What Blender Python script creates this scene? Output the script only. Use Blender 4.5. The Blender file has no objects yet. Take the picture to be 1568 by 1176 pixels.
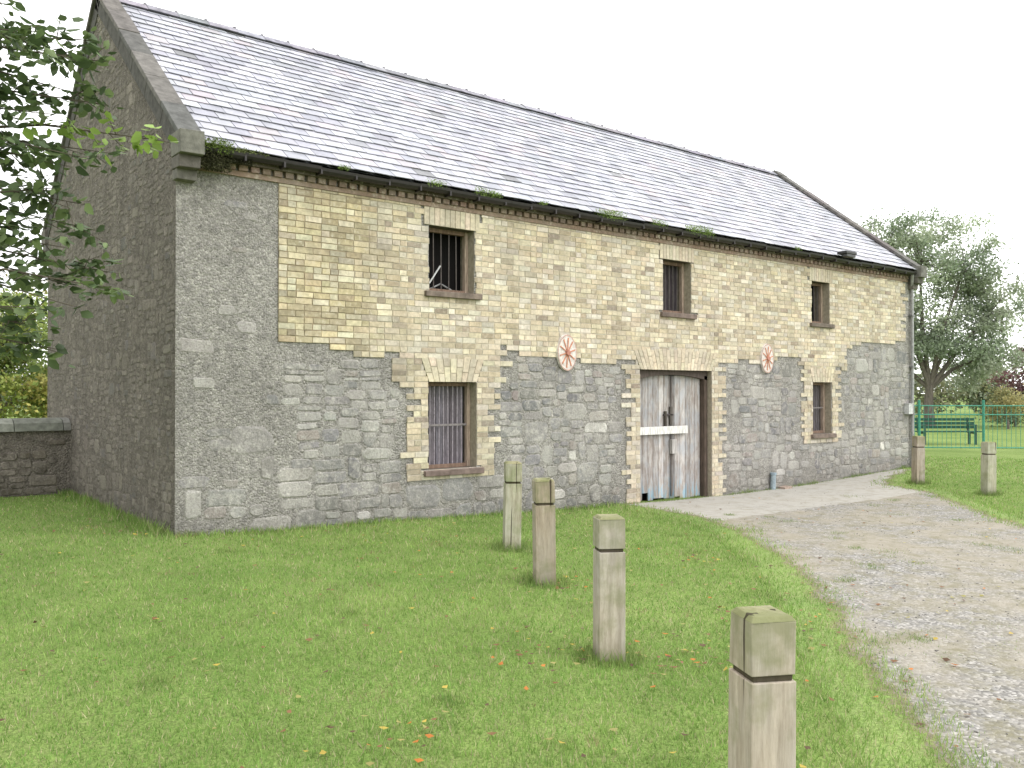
import bpy, math, random
import numpy as np
from mathutils import Vector
random.seed(4); rng=np.random.default_rng(4)
scene=bpy.context.scene

# ---------------------------------------------------------------- helpers
def link(o,parent=None):
    scene.collection.objects.link(o)
    if parent: o.parent=parent
    return o
def empty(name):
    e=bpy.data.objects.new(name,None); e.empty_display_size=.3
    return link(e)
def np_mesh(name,verts,faces,cols=None,mat=None,parent=None,smooth=False):
    verts=np.asarray(verts,dtype=np.float32).reshape(-1,3); faces=np.asarray(faces,dtype=np.int32)
    me=bpy.data.meshes.new(name); n=len(verts); m,k=faces.shape
    me.vertices.add(n); me.vertices.foreach_set('co',verts.ravel())
    me.loops.add(m*k); me.loops.foreach_set('vertex_index',faces.ravel())
    me.polygons.add(m); me.polygons.foreach_set('loop_start',np.arange(m,dtype=np.int32)*k)
    me.update(calc_edges=True)
    if cols is not None:
        a=me.color_attributes.new('Col','FLOAT_COLOR','POINT')
        c=np.ones((n,4),dtype=np.float32); c[:,:3]=cols; a.data.foreach_set('color',c.ravel())
    if smooth: me.polygons.foreach_set('use_smooth',np.ones(m,dtype=bool))
    if mat: me.materials.append(mat)
    return link(bpy.data.objects.new(name,me),parent)
class MB:
    def __init__(s): s.v=[];s.f=[];s.c=[]
    def add(s,vs,fs,col):
        b=len(s.v); s.v+= [tuple(v) for v in vs]; s.f+=[tuple(b+i for i in f) for f in fs]; s.c+=[col]*len(vs)
    def hexa(s,p,col):
        s.add(p,[(0,3,2,1),(4,5,6,7),(0,1,5,4),(1,2,6,5),(2,3,7,6),(3,0,4,7)],col)
    def box(s,a,b,col,j=0.0):
        x0,y0,z0=a;x1,y1,z1=b
        p=[(x0,y0,z0),(x1,y0,z0),(x1,y1,z0),(x0,y1,z0),(x0,y0,z1),(x1,y0,z1),(x1,y1,z1),(x0,y1,z1)]
        if j: p=[(x+random.uniform(-j,j),y+random.uniform(-j,j)*.5,z+random.uniform(-j,j)) for x,y,z in p]
        s.hexa(p,col)
    def quad(s,p,col): s.add(p,[(0,1,2,3)],col)
    def tube(s,pts,rad,col,n=7,cap=True):
        pts=[Vector(p) for p in pts]; rings=[]
        for i,p in enumerate(pts):
            d=(pts[min(i+1,len(pts)-1)]-pts[max(i-1,0)]).normalized()
            a=d.cross(Vector((0,0,1)) if abs(d.z)<.9 else Vector((1,0,0))).normalized(); b=d.cross(a)
            rings.append([p+(a*math.cos(2*math.pi*k/n)+b*math.sin(2*math.pi*k/n))*rad[i] for k in range(n)])
        vs=[v for r in rings for v in r]; fs=[]
        for i in range(len(pts)-1):
            for k in range(n):
                k2=(k+1)%n; fs.append((i*n+k,i*n+k2,(i+1)*n+k2,(i+1)*n+k))
        if cap: fs.append(tuple(range(n))); fs.append(tuple((len(pts)-1)*n+k for k in range(n)))
        s.add(vs,fs,col)
    def obj(s,name,mat,parent=None,bevel=0,smooth=False):
        me=bpy.data.meshes.new(name); me.from_pydata(s.v,[],s.f)
        a=me.color_attributes.new('Col','FLOAT_COLOR','POINT')
        c=np.ones((len(s.v),4),dtype=np.float32); c[:,:3]=np.array(s.c); a.data.foreach_set('color',c.ravel())
        me.materials.append(mat)
        if smooth:
            for p in me.polygons: p.use_smooth=True
        o=link(bpy.data.objects.new(name,me),parent)
        if bevel:
            m=o.modifiers.new('b','BEVEL'); m.width=bevel; m.segments=2; m.limit_method='ANGLE'
        return o
def vary(c,a=.15,h=.04):
    k=1+random.uniform(-a,a); return tuple(max(.005,x*k*(1+random.uniform(-h,h))) for x in c)

# ---- material node helper
class NT:
    def __init__(s,name):
        s.m=bpy.data.materials.new(name); s.m.use_nodes=True; s.t=s.m.node_tree; s.t.nodes.clear()
        s.out=s.n('ShaderNodeOutputMaterial'); 
    def n(s,t,**k):
        nd=s.t.nodes.new(t)
        for a,b in k.items(): setattr(nd,a,b)
        return nd
    def l(s,a,b): s.t.links.new(a,b)
    def co(s,scale=(1,1,1)):
        tc=s.n('ShaderNodeTexCoord'); mp=s.n('ShaderNodeMapping'); mp.inputs['Scale'].default_value=scale
        s.l(tc.outputs['Object'],mp.inputs['Vector']); return mp.outputs[0]
    def noise(s,v,scale,detail=4,rough=.6):
        x=s.n('ShaderNodeTexNoise'); x.inputs['Scale'].default_value=scale; x.inputs['Detail'].default_value=detail; x.inputs['Roughness'].default_value=rough
        s.l(v,x.inputs['Vector']); return x
    def ramp(s,fac,stops,interp='LINEAR'):
        r=s.n('ShaderNodeValToRGB'); r.color_ramp.interpolation=interp; e=r.color_ramp.elements
        while len(e)<len(stops): e.new(.5)
        for i,(p,c) in enumerate(stops):
            e[i].position=p; e[i].color=(c,c,c,1) if not isinstance(c,tuple) else (*c,1)
        s.l(fac,r.inputs[0]); return r.outputs[0]
    def mix(s,f,a,b,mode='MIX'):
        x=s.n('ShaderNodeMix',data_type='RGBA',blend_type=mode)
        for sock,val in ((x.inputs[0],f),(x.inputs[6],a),(x.inputs[7],b)):
            if hasattr(val,'links'): s.l(val,sock)
            elif isinstance(val,tuple): sock.default_value=(*val,1)
            else: sock.default_value=val
        return x.outputs[2]
    def math(s,op,a,b=0.0,c=None,clamp=False):
        x=s.n('ShaderNodeMath',operation=op,use_clamp=clamp)
        for i,val in enumerate((a,b) if c is None else (a,b,c)):
            if hasattr(val,'links'): s.l(val,x.inputs[i])
            else: x.inputs[i].default_value=val
        return x.outputs[0]
    def attr(s):
        a=s.n('ShaderNodeAttribute'); a.attribute_name='Col'; return a.outputs['Color']
    def sepz(s):
        tc=s.n('ShaderNodeTexCoord'); x=s.n('ShaderNodeSeparateXYZ'); s.l(tc.outputs['Object'],x.inputs[0]); return x
    def finish(s,col,rough=.9,spec=.3,height=None,bstr=.4,bdist=.01,transl=None,metal=0):
        b=s.n('ShaderNodeBsdfPrincipled')
        if hasattr(col,'links'): s.l(col,b.inputs['Base Color'])
        else: b.inputs['Base Color'].default_value=(*col,1)
        if hasattr(rough,'links'): s.l(rough,b.inputs['Roughness'])
        else: b.inputs['Roughness'].default_value=rough
        b.inputs['Specular IOR Level'].default_value=spec; b.inputs['Metallic'].default_value=metal
        if height is not None:
            bp=s.n('ShaderNodeBump'); bp.inputs['Strength'].default_value=bstr; bp.inputs['Distance'].default_value=bdist
            s.l(height,bp.inputs['Height']); s.l(bp.outputs[0],b.inputs['Normal'])
        sh=b.outputs[0]
        if transl:
            tr=s.n('ShaderNodeBsdfTranslucent')
            if hasattr(col,'links'): s.l(col,tr.inputs[0])
            mx=s.n('ShaderNodeMixShader'); mx.inputs[0].default_value=transl
            s.l(sh,mx.inputs[1]); s.l(tr.outputs[0],mx.inputs[2]); sh=mx.outputs[0]
        s.l(sh,s.out.inputs[0]); return s.m
def attr_mat(name,rough=.9,spec=.3,nscale=12,lo=.7,hi=1.2,bscale=80,bstr=.4,bdist=.004,transl=None,stretch=(1,1,1)):
    t=NT(name); v=t.co(stretch); n1=t.noise(v,nscale,6); n2=t.noise(v,bscale,3)
    c=t.mix(1.0,t.attr(),t.ramp(n1.outputs[0],[(.3,lo),(.7,hi)]),'MULTIPLY')
    return t.finish(c,rough,spec,n2.outputs[0],bstr,bdist,transl)
def speckle(t,v,c,lo=.72,hi=1.35):
    # pebble-like speckle of a roughcast surface
    vo=t.n('ShaderNodeTexVoronoi'); vo.inputs['Scale'].default_value=42; t.l(v,vo.inputs['Vector'])
    sp=t.n('ShaderNodeSeparateColor'); t.l(vo.outputs['Color'],sp.inputs[0])
    return t.mix(1.0,c,t.ramp(sp.outputs[0],[(0,lo),(.5,1.0),(.85,1.05),(1,hi)]),'MULTIPLY'),vo.outputs['Distance']
def mortar_wall(name,mortar,dirt,stone,streak=(.82,1.14)):
    t=NT(name); v=t.co(); fine=t.noise(v,45,7,.75); med=t.noise(v,8,5,.65); big=t.noise(v,1.1,4)
    c=t.mix(big.outputs[0],tuple(x*.8 for x in mortar),tuple(x*1.15 for x in mortar))
    c=t.mix(t.ramp(med.outputs[0],[(.45,0.0),(.62,.85)]),c,stone)
    c=t.mix(1.0,c,t.ramp(fine.outputs[0],[(.25,.5),(.5,1.0),(.75,1.4)]),'MULTIPLY')
    c,vd=speckle(t,v,c)
    low=t.math('MULTIPLY',t.ramp(t.math('ADD',t.sepz().outputs[2],t.math('MULTIPLY',med.outputs[0],.9)),[(.1,1.0),(.8,0.0)]),.5)
    c=t.mix(low,c,dirt); st=t.noise(t.co((1.6,1.6,.6)),1.5,6)
    c=t.mix(1.0,c,t.ramp(st.outputs[0],[(.3,streak[0]),(.7,streak[1])]),'MULTIPLY')
    h=t.math('SUBTRACT',t.math('ADD',t.math('MULTIPLY',med.outputs[0],1.6),fine.outputs[0]),t.math('MULTIPLY',vd,.6))
    return t.finish(c,.95,.12,h,1.0,.035)
def stone_mat(name,mortar,smear=(.43,.6,.92),dirt=(.09,.085,.07)):
    t=NT(name); v=t.co(); fine=t.noise(v,42,7,.75); med=t.noise(v,9,5,.7); big=t.noise(v,1.3,4)
    c=t.mix(1.0,t.attr(),t.ramp(fine.outputs[0],[(.25,.55),(.5,1.0),(.75,1.35)]),'MULTIPLY')
    f=t.math('ADD',med.outputs[0],t.math('MULTIPLY',t.math('SUBTRACT',big.outputs[0],.5),.7))
    mo=t.mix(1.0,t.mix(fine.outputs[0],tuple(x*.75 for x in mortar),tuple(x*1.2 for x in mortar)),t.ramp(fine.outputs[0],[(.3,.75),(.7,1.2)]),'MULTIPLY')
    mo,_=speckle(t,v,mo,.8,1.25)
    c=t.mix(t.ramp(f,[(smear[0],0.0),(smear[1],smear[2])]),c,mo)
    low=t.math('MULTIPLY',t.ramp(t.math('ADD',t.sepz().outputs[2],t.math('MULTIPLY',med.outputs[0],.9)),[(.1,1.0),(.8,0.0)]),.5)
    c=t.mix(low,c,dirt); st=t.noise(t.co((1.6,1.6,.6)),1.5,6)
    c=t.mix(1.0,c,t.ramp(st.outputs[0],[(.3,.82),(.7,1.14)]),'MULTIPLY')
    return t.finish(c,.93,.15,t.math('ADD',fine.outputs[0],med.outputs[0]),.9,.02)
m_rub=mortar_wall('rubble_mortar',(.41,.39,.355),(.13,.12,.095),(.30,.285,.265))
m_stn=stone_mat('rubble_stone',(.43,.41,.375),(.44,.62,.88))
m_gable=mortar_wall('gable_mortar',(.235,.21,.18),(.07,.07,.045),(.165,.148,.125),(.85,1.12))  # brown roughcast, its colour darkened further for the dimmer-lit gable side
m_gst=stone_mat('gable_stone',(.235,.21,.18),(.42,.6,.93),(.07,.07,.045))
t=NT('buff_brick'); v=t.co(); n1=t.noise(v,22,6); n2=t.noise(v,90,3); n3=t.noise(v,1.6,6,.65); n4=t.noise(v,11,6,.75)
c=t.mix(1.0,t.attr(),t.ramp(n1.outputs[0],[(.3,.72),(.7,1.22)]),'MULTIPLY')
c=t.mix(t.ramp(n4.outputs[0],[(.54,0.0),(.66,.6)]),c,(.53,.49,.4))
c=t.mix(t.ramp(n3.outputs[0],[(.42,0.05),(.68,.42)]),c,(.38,.35,.3))
st=t.noise(t.co((2.0,2.0,.4)),1.6,5); c=t.mix(1.0,c,t.ramp(st.outputs[0],[(.3,.86),(.7,1.1)]),'MULTIPLY')
m_brick=t.finish(c,.92,.15,n2.outputs[0],.6,.004)
m_mortar=attr_mat('lime_mortar',.95,.1,18,.72,1.15,60,.6,.005)
m_stone=attr_mat('cut_stone',.9,.2,9,.6,1.3,50,.6,.008)
m_iron=attr_mat('painted_iron',.5,.4,20,.7,1.3,90,.2,.002)
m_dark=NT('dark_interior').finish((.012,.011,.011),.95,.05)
m_timber=attr_mat('weathered_timber',.85,.2,6,.6,1.3,30,.5,.004,stretch=(6,6,1))
m_moss=attr_mat('moss_leaf',.8,.2,8,.7,1.3,50,.1,.002,transl=.25)
m_leaf=attr_mat('leaf',.55,.35,3,.8,1.2,50,.05,.002,transl=.3)
m_bark=attr_mat('bark',.95,.1,14,.6,1.3,30,.7,.01,stretch=(1,1,.3))
m_grass=attr_mat('grass_blade',.6,.25,2,.85,1.15,50,.05,.001,transl=.35)
m_pebble=attr_mat('pebble',.8,.3,30,.75,1.2,90,.3,.002)
t=NT('roof_slate'); v=t.co(); n1=t.noise(v,2.2,6,.65); n2=t.noise(v,26,5)
c=t.mix(1.0,t.attr(),t.ramp(n1.outputs[0],[(.3,.78),(.7,1.15)]),'MULTIPLY')
lich=t.math('MULTIPLY',t.ramp(n2.outputs[0],[(.54,0.0),(.68,1.0)]),t.ramp(n1.outputs[0],[(.42,0.0),(.65,.6)]))
c=t.mix(lich,c,(.55,.55,.53))
mossf=t.math('MULTIPLY',t.ramp(t.math('ADD',t.sepz().outputs[2],t.math('MULTIPLY',n2.outputs[0],-.6)),[(.0,1.0),(.1,1.0)]),0.0)
m_slate=t.finish(c,t.ramp(n2.outputs[0],[(.3,.36),(.7,.55)]),.65,n2.outputs[0],.35,.004)
t=NT('peeling_paint'); v=t.co((5,5,1)); n1=t.noise(v,2.3,7,.7); n2=t.noise(t.co((9,9,.7)),6,4); 
z=t.sepz(); n4=t.noise(t.co(),3.5,4)
wood=t.mix(n2.outputs[0],(.17,.145,.13),(.44,.4,.375))
paint=t.mix(t.ramp(n4.outputs[0],[(.4,0.0),(.6,1.0)]),(.5,.48,.465),(.38,.39,.41))
c=t.mix(t.ramp(n1.outputs[0],[(.42,0.0),(.56,1.0)]),wood,paint)
bl=t.math('MULTIPLY',t.ramp(n1.outputs[0],[(.5,0.0),(.55,.75)]),t.ramp(t.math('ADD',z.outputs[2],t.math('MULTIPLY',n4.outputs[0],.8)),[(.25,1.0),(.55,0.0)]))
c=t.mix(bl,c,(.2,.36,.48)); c=t.mix(1.0,c,t.attr(),'MULTIPLY')
m_door=t.finish(c,.8,.2,n2.outputs[0],.5,.006)
t=NT('bollard_timber'); v=t.co((1,1,.1)); n1=t.noise(v,30,6,.75); n2=t.noise(t.co(),6,5); n3=t.noise(t.co((1,1,.02)),24,1,.3); n5=t.noise(t.co((1,1,.3)),4,4)
c=t.mix(t.ramp(n1.outputs[0],[(.3,0.0),(.7,1.0)]),(.23,.195,.14),(.52,.47,.37)); c=t.mix(t.ramp(n5.outputs[0],[(.4,0.0),(.65,.6)]),c,(.38,.37,.32))
zz=t.sepz().outputs[2]
mg=t.math('ADD',n2.outputs[0],t.math('MULTIPLY',t.ramp(zz,[(.55,0.0),(.99,1.0)]),.14))
c=t.mix(t.ramp(mg,[(.5,0.0),(.72,.7)]),c,(.2,.215,.11))
c=t.mix(t.ramp(zz,[(.0,.6),(.16,0.0)]),c,(.13,.13,.06))
cr=t.ramp(n3.outputs[0],[(.285,.9),(.305,0.0)])
c=t.mix(cr,c,(.05,.04,.03)); c=t.mix(1.0,c,t.attr(),'MULTIPLY')
m_post=t.finish(c,.88,.15,t.math('SUBTRACT',n1.outputs[0],cr),.6,.006)
def lawn_nodes(t):
    v=t.co(); n1=t.noise(v,.5,5); n2=t.noise(v,9,6,.75); n3=t.noise(v,60,3)
    c=t.mix(t.ramp(n1.outputs[0],[(.35,0.0),(.65,1.0)]),(.13,.22,.045),(.22,.31,.085)); c=t.mix(t.ramp(n2.outputs[0],[(.35,.0),(.7,.5)]),c,(.24,.25,.11))
    return t.mix(1.0,c,t.ramp(n3.outputs[0],[(.3,.55),(.7,1.3)]),'MULTIPLY'),n3
t=NT('lawn'); c,n3=lawn_nodes(t); m_lawn=t.finish(c,.95,.1,n3.outputs[0],.8,.03)
t=NT('gravel'); v=t.co(); n1=t.noise(v,.8,6,.65); n2=t.noise(v,5,6,.75); vo=t.n('ShaderNodeTexVoronoi'); vo.inputs['Scale'].default_value=50; t.l(v,vo.inputs['Vector'])
sp=t.n('ShaderNodeSeparateColor'); t.l(vo.outputs['Color'],sp.inputs[0]); nf=t.noise(v,120,3)
c=t.ramp(sp.outputs[0],[(0,(.13,.125,.115)),(.5,(.24,.23,.215)),(.85,(.32,.305,.28)),(1,(.46,.44,.41))])
c=t.mix(t.ramp(n1.outputs[0],[(.40,.0),(.58,.85)]),c,(.30,.27,.215)); c=t.mix(t.ramp(n2.outputs[0],[(.46,.0),(.66,.85)]),c,(.18,.165,.10))
sy=t.sepz().outputs[1]
slabf=t.math('MULTIPLY',t.ramp(t.math('ADD',t.math('ADD',sy,t.math('MULTIPLY',t.math('SUBTRACT',n1.outputs[0],.5),.8)),2.1),[(.0,0.0),(.05,.95)]),t.ramp(n2.outputs[0],[(.42,1.0),(.7,.4)]))
c=t.mix(slabf,c,t.mix(nf.outputs[0],(.31,.295,.265),(.45,.43,.39)))
lc,_=lawn_nodes(t); sa=t.n('ShaderNodeSeparateColor'); t.l(t.attr(),sa.inputs[0])
g1=t.noise(v,2.2,5,.6); g2=t.noise(v,28,3)
f=t.math('ADD',sa.outputs[0],t.math('ADD',t.math('MULTIPLY',t.math('SUBTRACT',g1.outputs[0],.5),.55),t.math('MULTIPLY',t.math('SUBTRACT',g2.outputs[0],.5),.4)))
soil=t.mix(t.ramp(f,[(.38,0.0),(.5,1.0)]),lc,(.16,.13,.075))
c=t.mix(t.ramp(f,[(.46,0.0),(.6,1.0)]),soil,c)
h=t.math('SUBTRACT',1.0,vo.outputs['Distance'])
m_gravel=t.finish(c,.88,.25,h,.6,.008)

# ---------------------------------------------------------------- terrain
def G(x,y):
    x=np.asarray(x,float); y=np.asarray(y,float)
    a=np.interp(x,[-40,0,1.2,3,5,8,10,12.5,17,60],[.03,0,-.05,-.09,-.17,-.25,-.28,-.26,-.12,-.15])
    return a-.13*np.clip((-y-2.5)/3,0,1)*np.clip((6-x)/6,0,1)
PATH=np.array([(7.35,.8),(7.2,-.9),(7.0,-1.9),(6.2,-3.2),(5.07,-4.52),(3.65,-5.93),(2.58,-6.74),(1.68,-7.58),(1.1,-8.1),(-.3,-9.6),(-2,-12),(-4,-17),(4.5,-17),(6.9,-9),(8.4,-6.8),(10.2,-4.9),(12.0,-3.2),(13.1,-2.2),(13.4,-1.2),(14.8,-.6),(16.2,-.3),(16.2,.8)])
def sdist(x,y,poly=PATH):
    r=np.zeros(np.shape(x),bool); dm=np.full(np.shape(x),1e9); n=len(poly)
    for i in range(n):
        x1,y1=poly[i];x2,y2=poly[i-1]
        r^=((y1>y)!=(y2>y))&(x<(x2-x1)*(y-y1)/(y2-y1+1e-12)+x1)
        dx,dy=x2-x1,y2-y1; tt=np.clip(((x-x1)*dx+(y-y1)*dy)/(dx*dx+dy*dy),0,1)
        dm=np.minimum(dm,np.hypot(x-x1-tt*dx,y-y1-tt*dy))
    return np.where(r,dm,-dm)
def wob(x,y,s=1.0):
    return (np.sin(x*2.1*s+1.3*np.sin(y*1.7*s))+np.sin(y*2.9*s+1.1*np.sin(x*2.3*s)+2)+.6*np.sin((x+y)*5.7*s)+.5*np.sin((x-y)*7.9*s+1))/3.1
xs=np.concatenate([-np.geomspace(700,9,22),np.arange(-8,20.01,.25),np.geomspace(21,800,24)])
ys=np.concatenate([-np.geomspace(500,15,18),np.arange(-14,6.01,.25),np.geomspace(7,800,26)])
XX,YY=np.meshgrid(xs,ys,indexing='ij'); ZZ=G(XX,YY)
V=np.stack([XX,YY,ZZ],-1).reshape(-1,3); ny=len(ys)
I,J=np.meshgrid(np.arange(len(xs)-1),np.arange(ny-1),indexing='ij'); b=(I*ny+J).ravel()
np_mesh('ground',V,np.stack([b,b+ny,b+ny+1,b+1],1),mat=m_lawn,smooth=True)
st=.1; gx=np.arange(-5,17,st); gy=np.arange(-13.5,-.004,st); gy[-1]=-.006
GXX,GYY=np.meshgrid(gx,gy,indexing='ij'); SD=sdist(GXX,GYY); nn=len(gy)
keep=(SD[:-1,:-1]>-.75)&(SD[1:,1:]>-.75)&(SD[1:,:-1]>-.75)&(SD[:-1,1:]>-.75)
I,J=np.nonzero(keep); b=I*nn+J; F=np.stack([b,b+nn,b+nn+1,b+1],1)
used,inv=np.unique(F,return_inverse=True); VV=np.stack([GXX,GYY,G(GXX,GYY)-.03+.044*np.clip((SD+.75)/.55,0,1)],-1).reshape(-1,3)[used]
cc=np.repeat(np.clip(.5+SD.ravel()[used]/.9,0,1.2)[:,None],3,1)
np_mesh('gravel_path',VV,inv.reshape(F.shape),cc,m_gravel,smooth=True)
CAM=np.array([-3.08,-10.04])
n=30000; r=3+22*rng.random(n)**1.3; a=np.radians(51.6)+rng.uniform(-1.1,.75,n)
px=CAM[0]+r*np.cos(a); py=CAM[1]+r*np.sin(a)
sd_=sdist(px,py)+.15*wob(px,py,1.6)
k=(sd_>.02+.25*rng.random(n))&(py<-.05)&((py<-2.1+.3*wob(px,py))|(rng.random(n)<.1))&(rng.random(n)<.45+.5*wob(px*.7,py*.7)); px=px[k];py=py[k]; n=len(px)
sz=rng.uniform(.004,.0115,n); oc=np.array([(1,0,0),(0,1,0),(-1,0,0),(0,-1,0),(0,0,.6),(0,0,-.6)])
P=oc[None]*sz[:,None,None]*rng.uniform(.6,1.3,(n,6,1)); ang=rng.uniform(0,6.28,n); ca,sa=np.cos(ang)[:,None],np.sin(ang)[:,None]
Q=np.stack([P[...,0]*ca-P[...,1]*sa+px[:,None],P[...,0]*sa+P[...,1]*ca+py[:,None],P[...,2]+(G(px,py)+.016)[:,None]],-1)
of=np.array([(0,1,4),(1,2,4),(2,3,4),(3,0,4),(1,0,5),(2,1,5),(3,2,5),(0,3,5)])
g=rng.choice([.13,.19,.25,.31,.45],n,p=[.25,.3,.27,.14,.04])[:,None]*np.array([1,.95,.87])*rng.uniform(.85,1.15,(n,1))
np_mesh('loose_gravel',Q.reshape(-1,3),(of[None]+6*np.arange(n)[:,None,None]).reshape(-1,3),np.repeat(g,6,0),m_pebble)
def blades(name,px,py,h,w,cols,z=None):
    n=len(px); z=G(px,py) if z is None else z; a=rng.uniform(0,6.28,n); l=rng.uniform(.1,.9,n)*h; la=rng.uniform(0,6.28,n)
    B=np.empty((n,3,3)); dx=np.cos(a)*w/2; dy=np.sin(a)*w/2
    B[:,0]=np.stack([px-dx,py-dy,z-.003],1);B[:,1]=np.stack([px+dx,py+dy,z-.003],1)
    B[:,2]=np.stack([px+np.cos(la)*l,py+np.sin(la)*l,z+h],1)
    np_mesh(name,B.reshape(-1,3),np.arange(3*n).reshape(-1,3),np.repeat(cols,3,0),m_grass)
n=520000; r=2.2+24*rng.random(n)**1.45; a=np.radians(51.6)+rng.uniform(-.95,1.0,n)
px=CAM[0]+r*np.cos(a); py=CAM[1]+r*np.sin(a)
w1=wob(px*.6,py*.6); sd_=sdist(px,py); se=sd_+.13*wob(px,py,1.3)+.06*wob(px,py,5)
pat=np.clip((wob(px*.9+3,py*.9)+.7*wob(px*2.7,py*2.7)-.4)*1.5,0,1)*(py<-2.2)
gone=np.clip((se-.04)/.28,0,1); kp=rng.random(n)>gone*(1-.5*pat)
bld=(px>-.03)&(px<16.95)&(py>-.03)
k=kp&~bld; px=px[k];py=py[k];w1=w1[k];r=r[k];ins=(gone[k]>.8);sk_=sd_[k]; n=len(px)
h=rng.uniform(.018,.045,n)*(1+.35*w1); h[(py>-.3)&(px>-.2)&(px<7.4)]*=1.9; h[ins]*=.6
h[(np.abs(px)<.3)&(py>0)]*=2; h[(sk_>-.5)&~ins]+=.012
w=.0035*(1+r/5)
mixv=np.clip(.5+.3*w1+.25*wob(px*2.3,py*2.3)+rng.normal(0,.25,n),0,1)[:,None]
c=(1-mixv)*np.array([.15,.285,.055])+mixv*np.array([.30,.41,.12]); dry=rng.random(n)<.13; c[dry]=(.45,.41,.24); c*=rng.uniform(.75,1.2,(n,1))
brn=(wob(px*1.1+7,py*1.3)+.6*wob(px*3.1,py*3.1+2)>.95)&(rng.random(n)<.45); c[brn]=(.28,.24,.12)
blades('lawn_grass',px,py,h,w,c)
POSTS=[(-.37,-8.1),(1.03,-5.9),(2.06,-4.03),(2.82,-2.59),(14.15,-1.49),(13.47,-3.12)]
tx=[];ty=[];th=[]
for (x,y) in POSTS:
    m=420; q=rng.uniform(0,6.28,m); rr=rng.uniform(.1,.24,m); tx.append(x+rr*np.cos(q)); ty.append(y+rr*np.sin(q)); th.append(rng.uniform(.04,.13,m))
m=5200; tx.append(rng.uniform(0,16.5,m)); ty.append(-np.abs(rng.normal(.01,.04,m))-.02); th.append(rng.uniform(.03,.11,m)*(.4+np.clip(wob(tx[-1]*1.5,tx[-1]*0),0,1)))
m=2400; ty.append(rng.uniform(-.1,5.5,m)); tx.append(-np.abs(rng.normal(.01,.05,m))-.02); th.append(rng.uniform(.03,.1,m))
for _ in range(150):
    x,y=rng.uniform(-2,13),rng.uniform(-9,-1.2); s0=float(sdist(np.array([x]),np.array([y]))[0])
    if -.35<s0<1.6 or rng.random()<.2:
        m=rng.integers(60,200); sp_=rng.uniform(.05,.13); tx.append(x+rng.normal(0,sp_,m)); ty.append(np.minimum(y+rng.normal(0,sp_*.8,m),-.03)); th.append(rng.uniform(.015,.05,m))
tx=np.concatenate(tx);ty=np.concatenate(ty);th=np.concatenate(th)
mv=rng.random((len(tx),1)); blades('grass_tufts',tx,ty,th,np.full(len(tx),.007),(1-mv)*np.array([.11,.2,.045])+mv*np.array([.29,.35,.12]))
def leafquads(cen,size,cols,flat=0.0):
    n=len(cen); d=rng.normal(size=(n,3)); d[:,2]*=(1-flat); d/=np.linalg.norm(d,axis=1,keepdims=True)
    u=rng.normal(size=(n,3)); 
    if flat: u=np.cross(d,np.array([0,0,1.])+rng.normal(size=(n,3))*.25)
    else: u=np.cross(d,u)
    u/=np.linalg.norm(u,axis=1,keepdims=True)+1e-9; nrm=np.cross(d,u)
    s=(size*rng.uniform(.65,1.25,n))[:,None]
    Vv=np.stack([cen-d*s*.5,cen+u*s*.3+nrm*s*.08,cen+d*s*.5,cen-u*s*.3+nrm*s*.08],1)
    return Vv.reshape(-1,3),np.arange(4*n).reshape(-1,4),np.repeat(cols,4,0)
n=900; r=3+13*rng.random(n)**.9; a=np.radians(51.6)+rng.uniform(-.8,.8,n); px=CAM[0]+r*np.cos(a);py=CAM[1]+r*np.sin(a)
# drifts of leaves beside the bollards and at the path edge
for (x,y,m) in ((.95,-5.75,45),(2.3,-4.3,30),(1.5,-6.3,40),(4.2,-4.0,35),(-.9,-6.2,18),(2.6,-6.1,35)):
    px=np.append(px,x+rng.normal(0,.25,m)); py=np.append(py,y+rng.normal(0,.22,m))
k=~((px>-.05)&(py>-.05)); px=px[k];py=py[k];n=len(px)
lc_=np.array([(.5,.17,.03),(.5,.37,.07),(.22,.11,.05),(.33,.3,.1),(.12,.07,.04)])[rng.choice(5,n,p=[.11,.12,.34,.2,.23])]
v_,f_,c_=leafquads(np.stack([px,py,G(px,py)+.03],1),np.full(n,.05),lc_,.95)
np_mesh('fallen_leaves',v_,f_,c_,m_leaf)

# ---------------------------------------------------------------- barn
L=16.9; D=7.3; EZ=4.44; RY=3.65; RZ=7.47
barn=empty('stone_barn')
W=(1,1,1)
OP=[(3.41,4.18,3.04,3.95),(3.40,4.22,.56,1.78),(8.19,8.93,3.02,3.94),(7.62,9.50,-.45,2.02),(12.71,13.37,3.06,3.92),(12.74,13.44,.77,1.84)]
mb=MB(); xs_=sorted(set([0,L]+[o[0] for o in OP]+[o[1] for o in OP])); zs_=sorted(set([-.8,EZ]+[o[2] for o in OP]+[o[3] for o in OP]))
for i in range(len(xs_)-1):
    for j in range(len(zs_)-1):
        cx=(xs_[i]+xs_[i+1])/2; cz=(zs_[j]+zs_[j+1])/2
        if any(o[0]<cx<o[1] and o[2]<cz<o[3] for o in OP): continue
        x0,x1,z0,z1=xs_[i],xs_[i+1],zs_[j],zs_[j+1]
        mb.quad([(x0,0,z0),(x1,0,z0),(x1,0,z1),(x0,0,z1)],W)
mb.quad([(L,0,-.8),(L,D,-.8),(L,D,EZ),(L,0,EZ)],W); mb.quad([(L,D,-.8),(0,D,-.8),(0,D,EZ),(L,D,EZ)],W)
mb.add([(L,0,EZ),(L,D,EZ),(L,RY,RZ)],[(0,1,2)],W)
mb.obj('rubble_walls',m_rub,barn)
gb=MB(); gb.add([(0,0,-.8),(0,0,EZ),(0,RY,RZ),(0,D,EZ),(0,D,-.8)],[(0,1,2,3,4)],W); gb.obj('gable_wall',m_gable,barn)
rv=MB()
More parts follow.
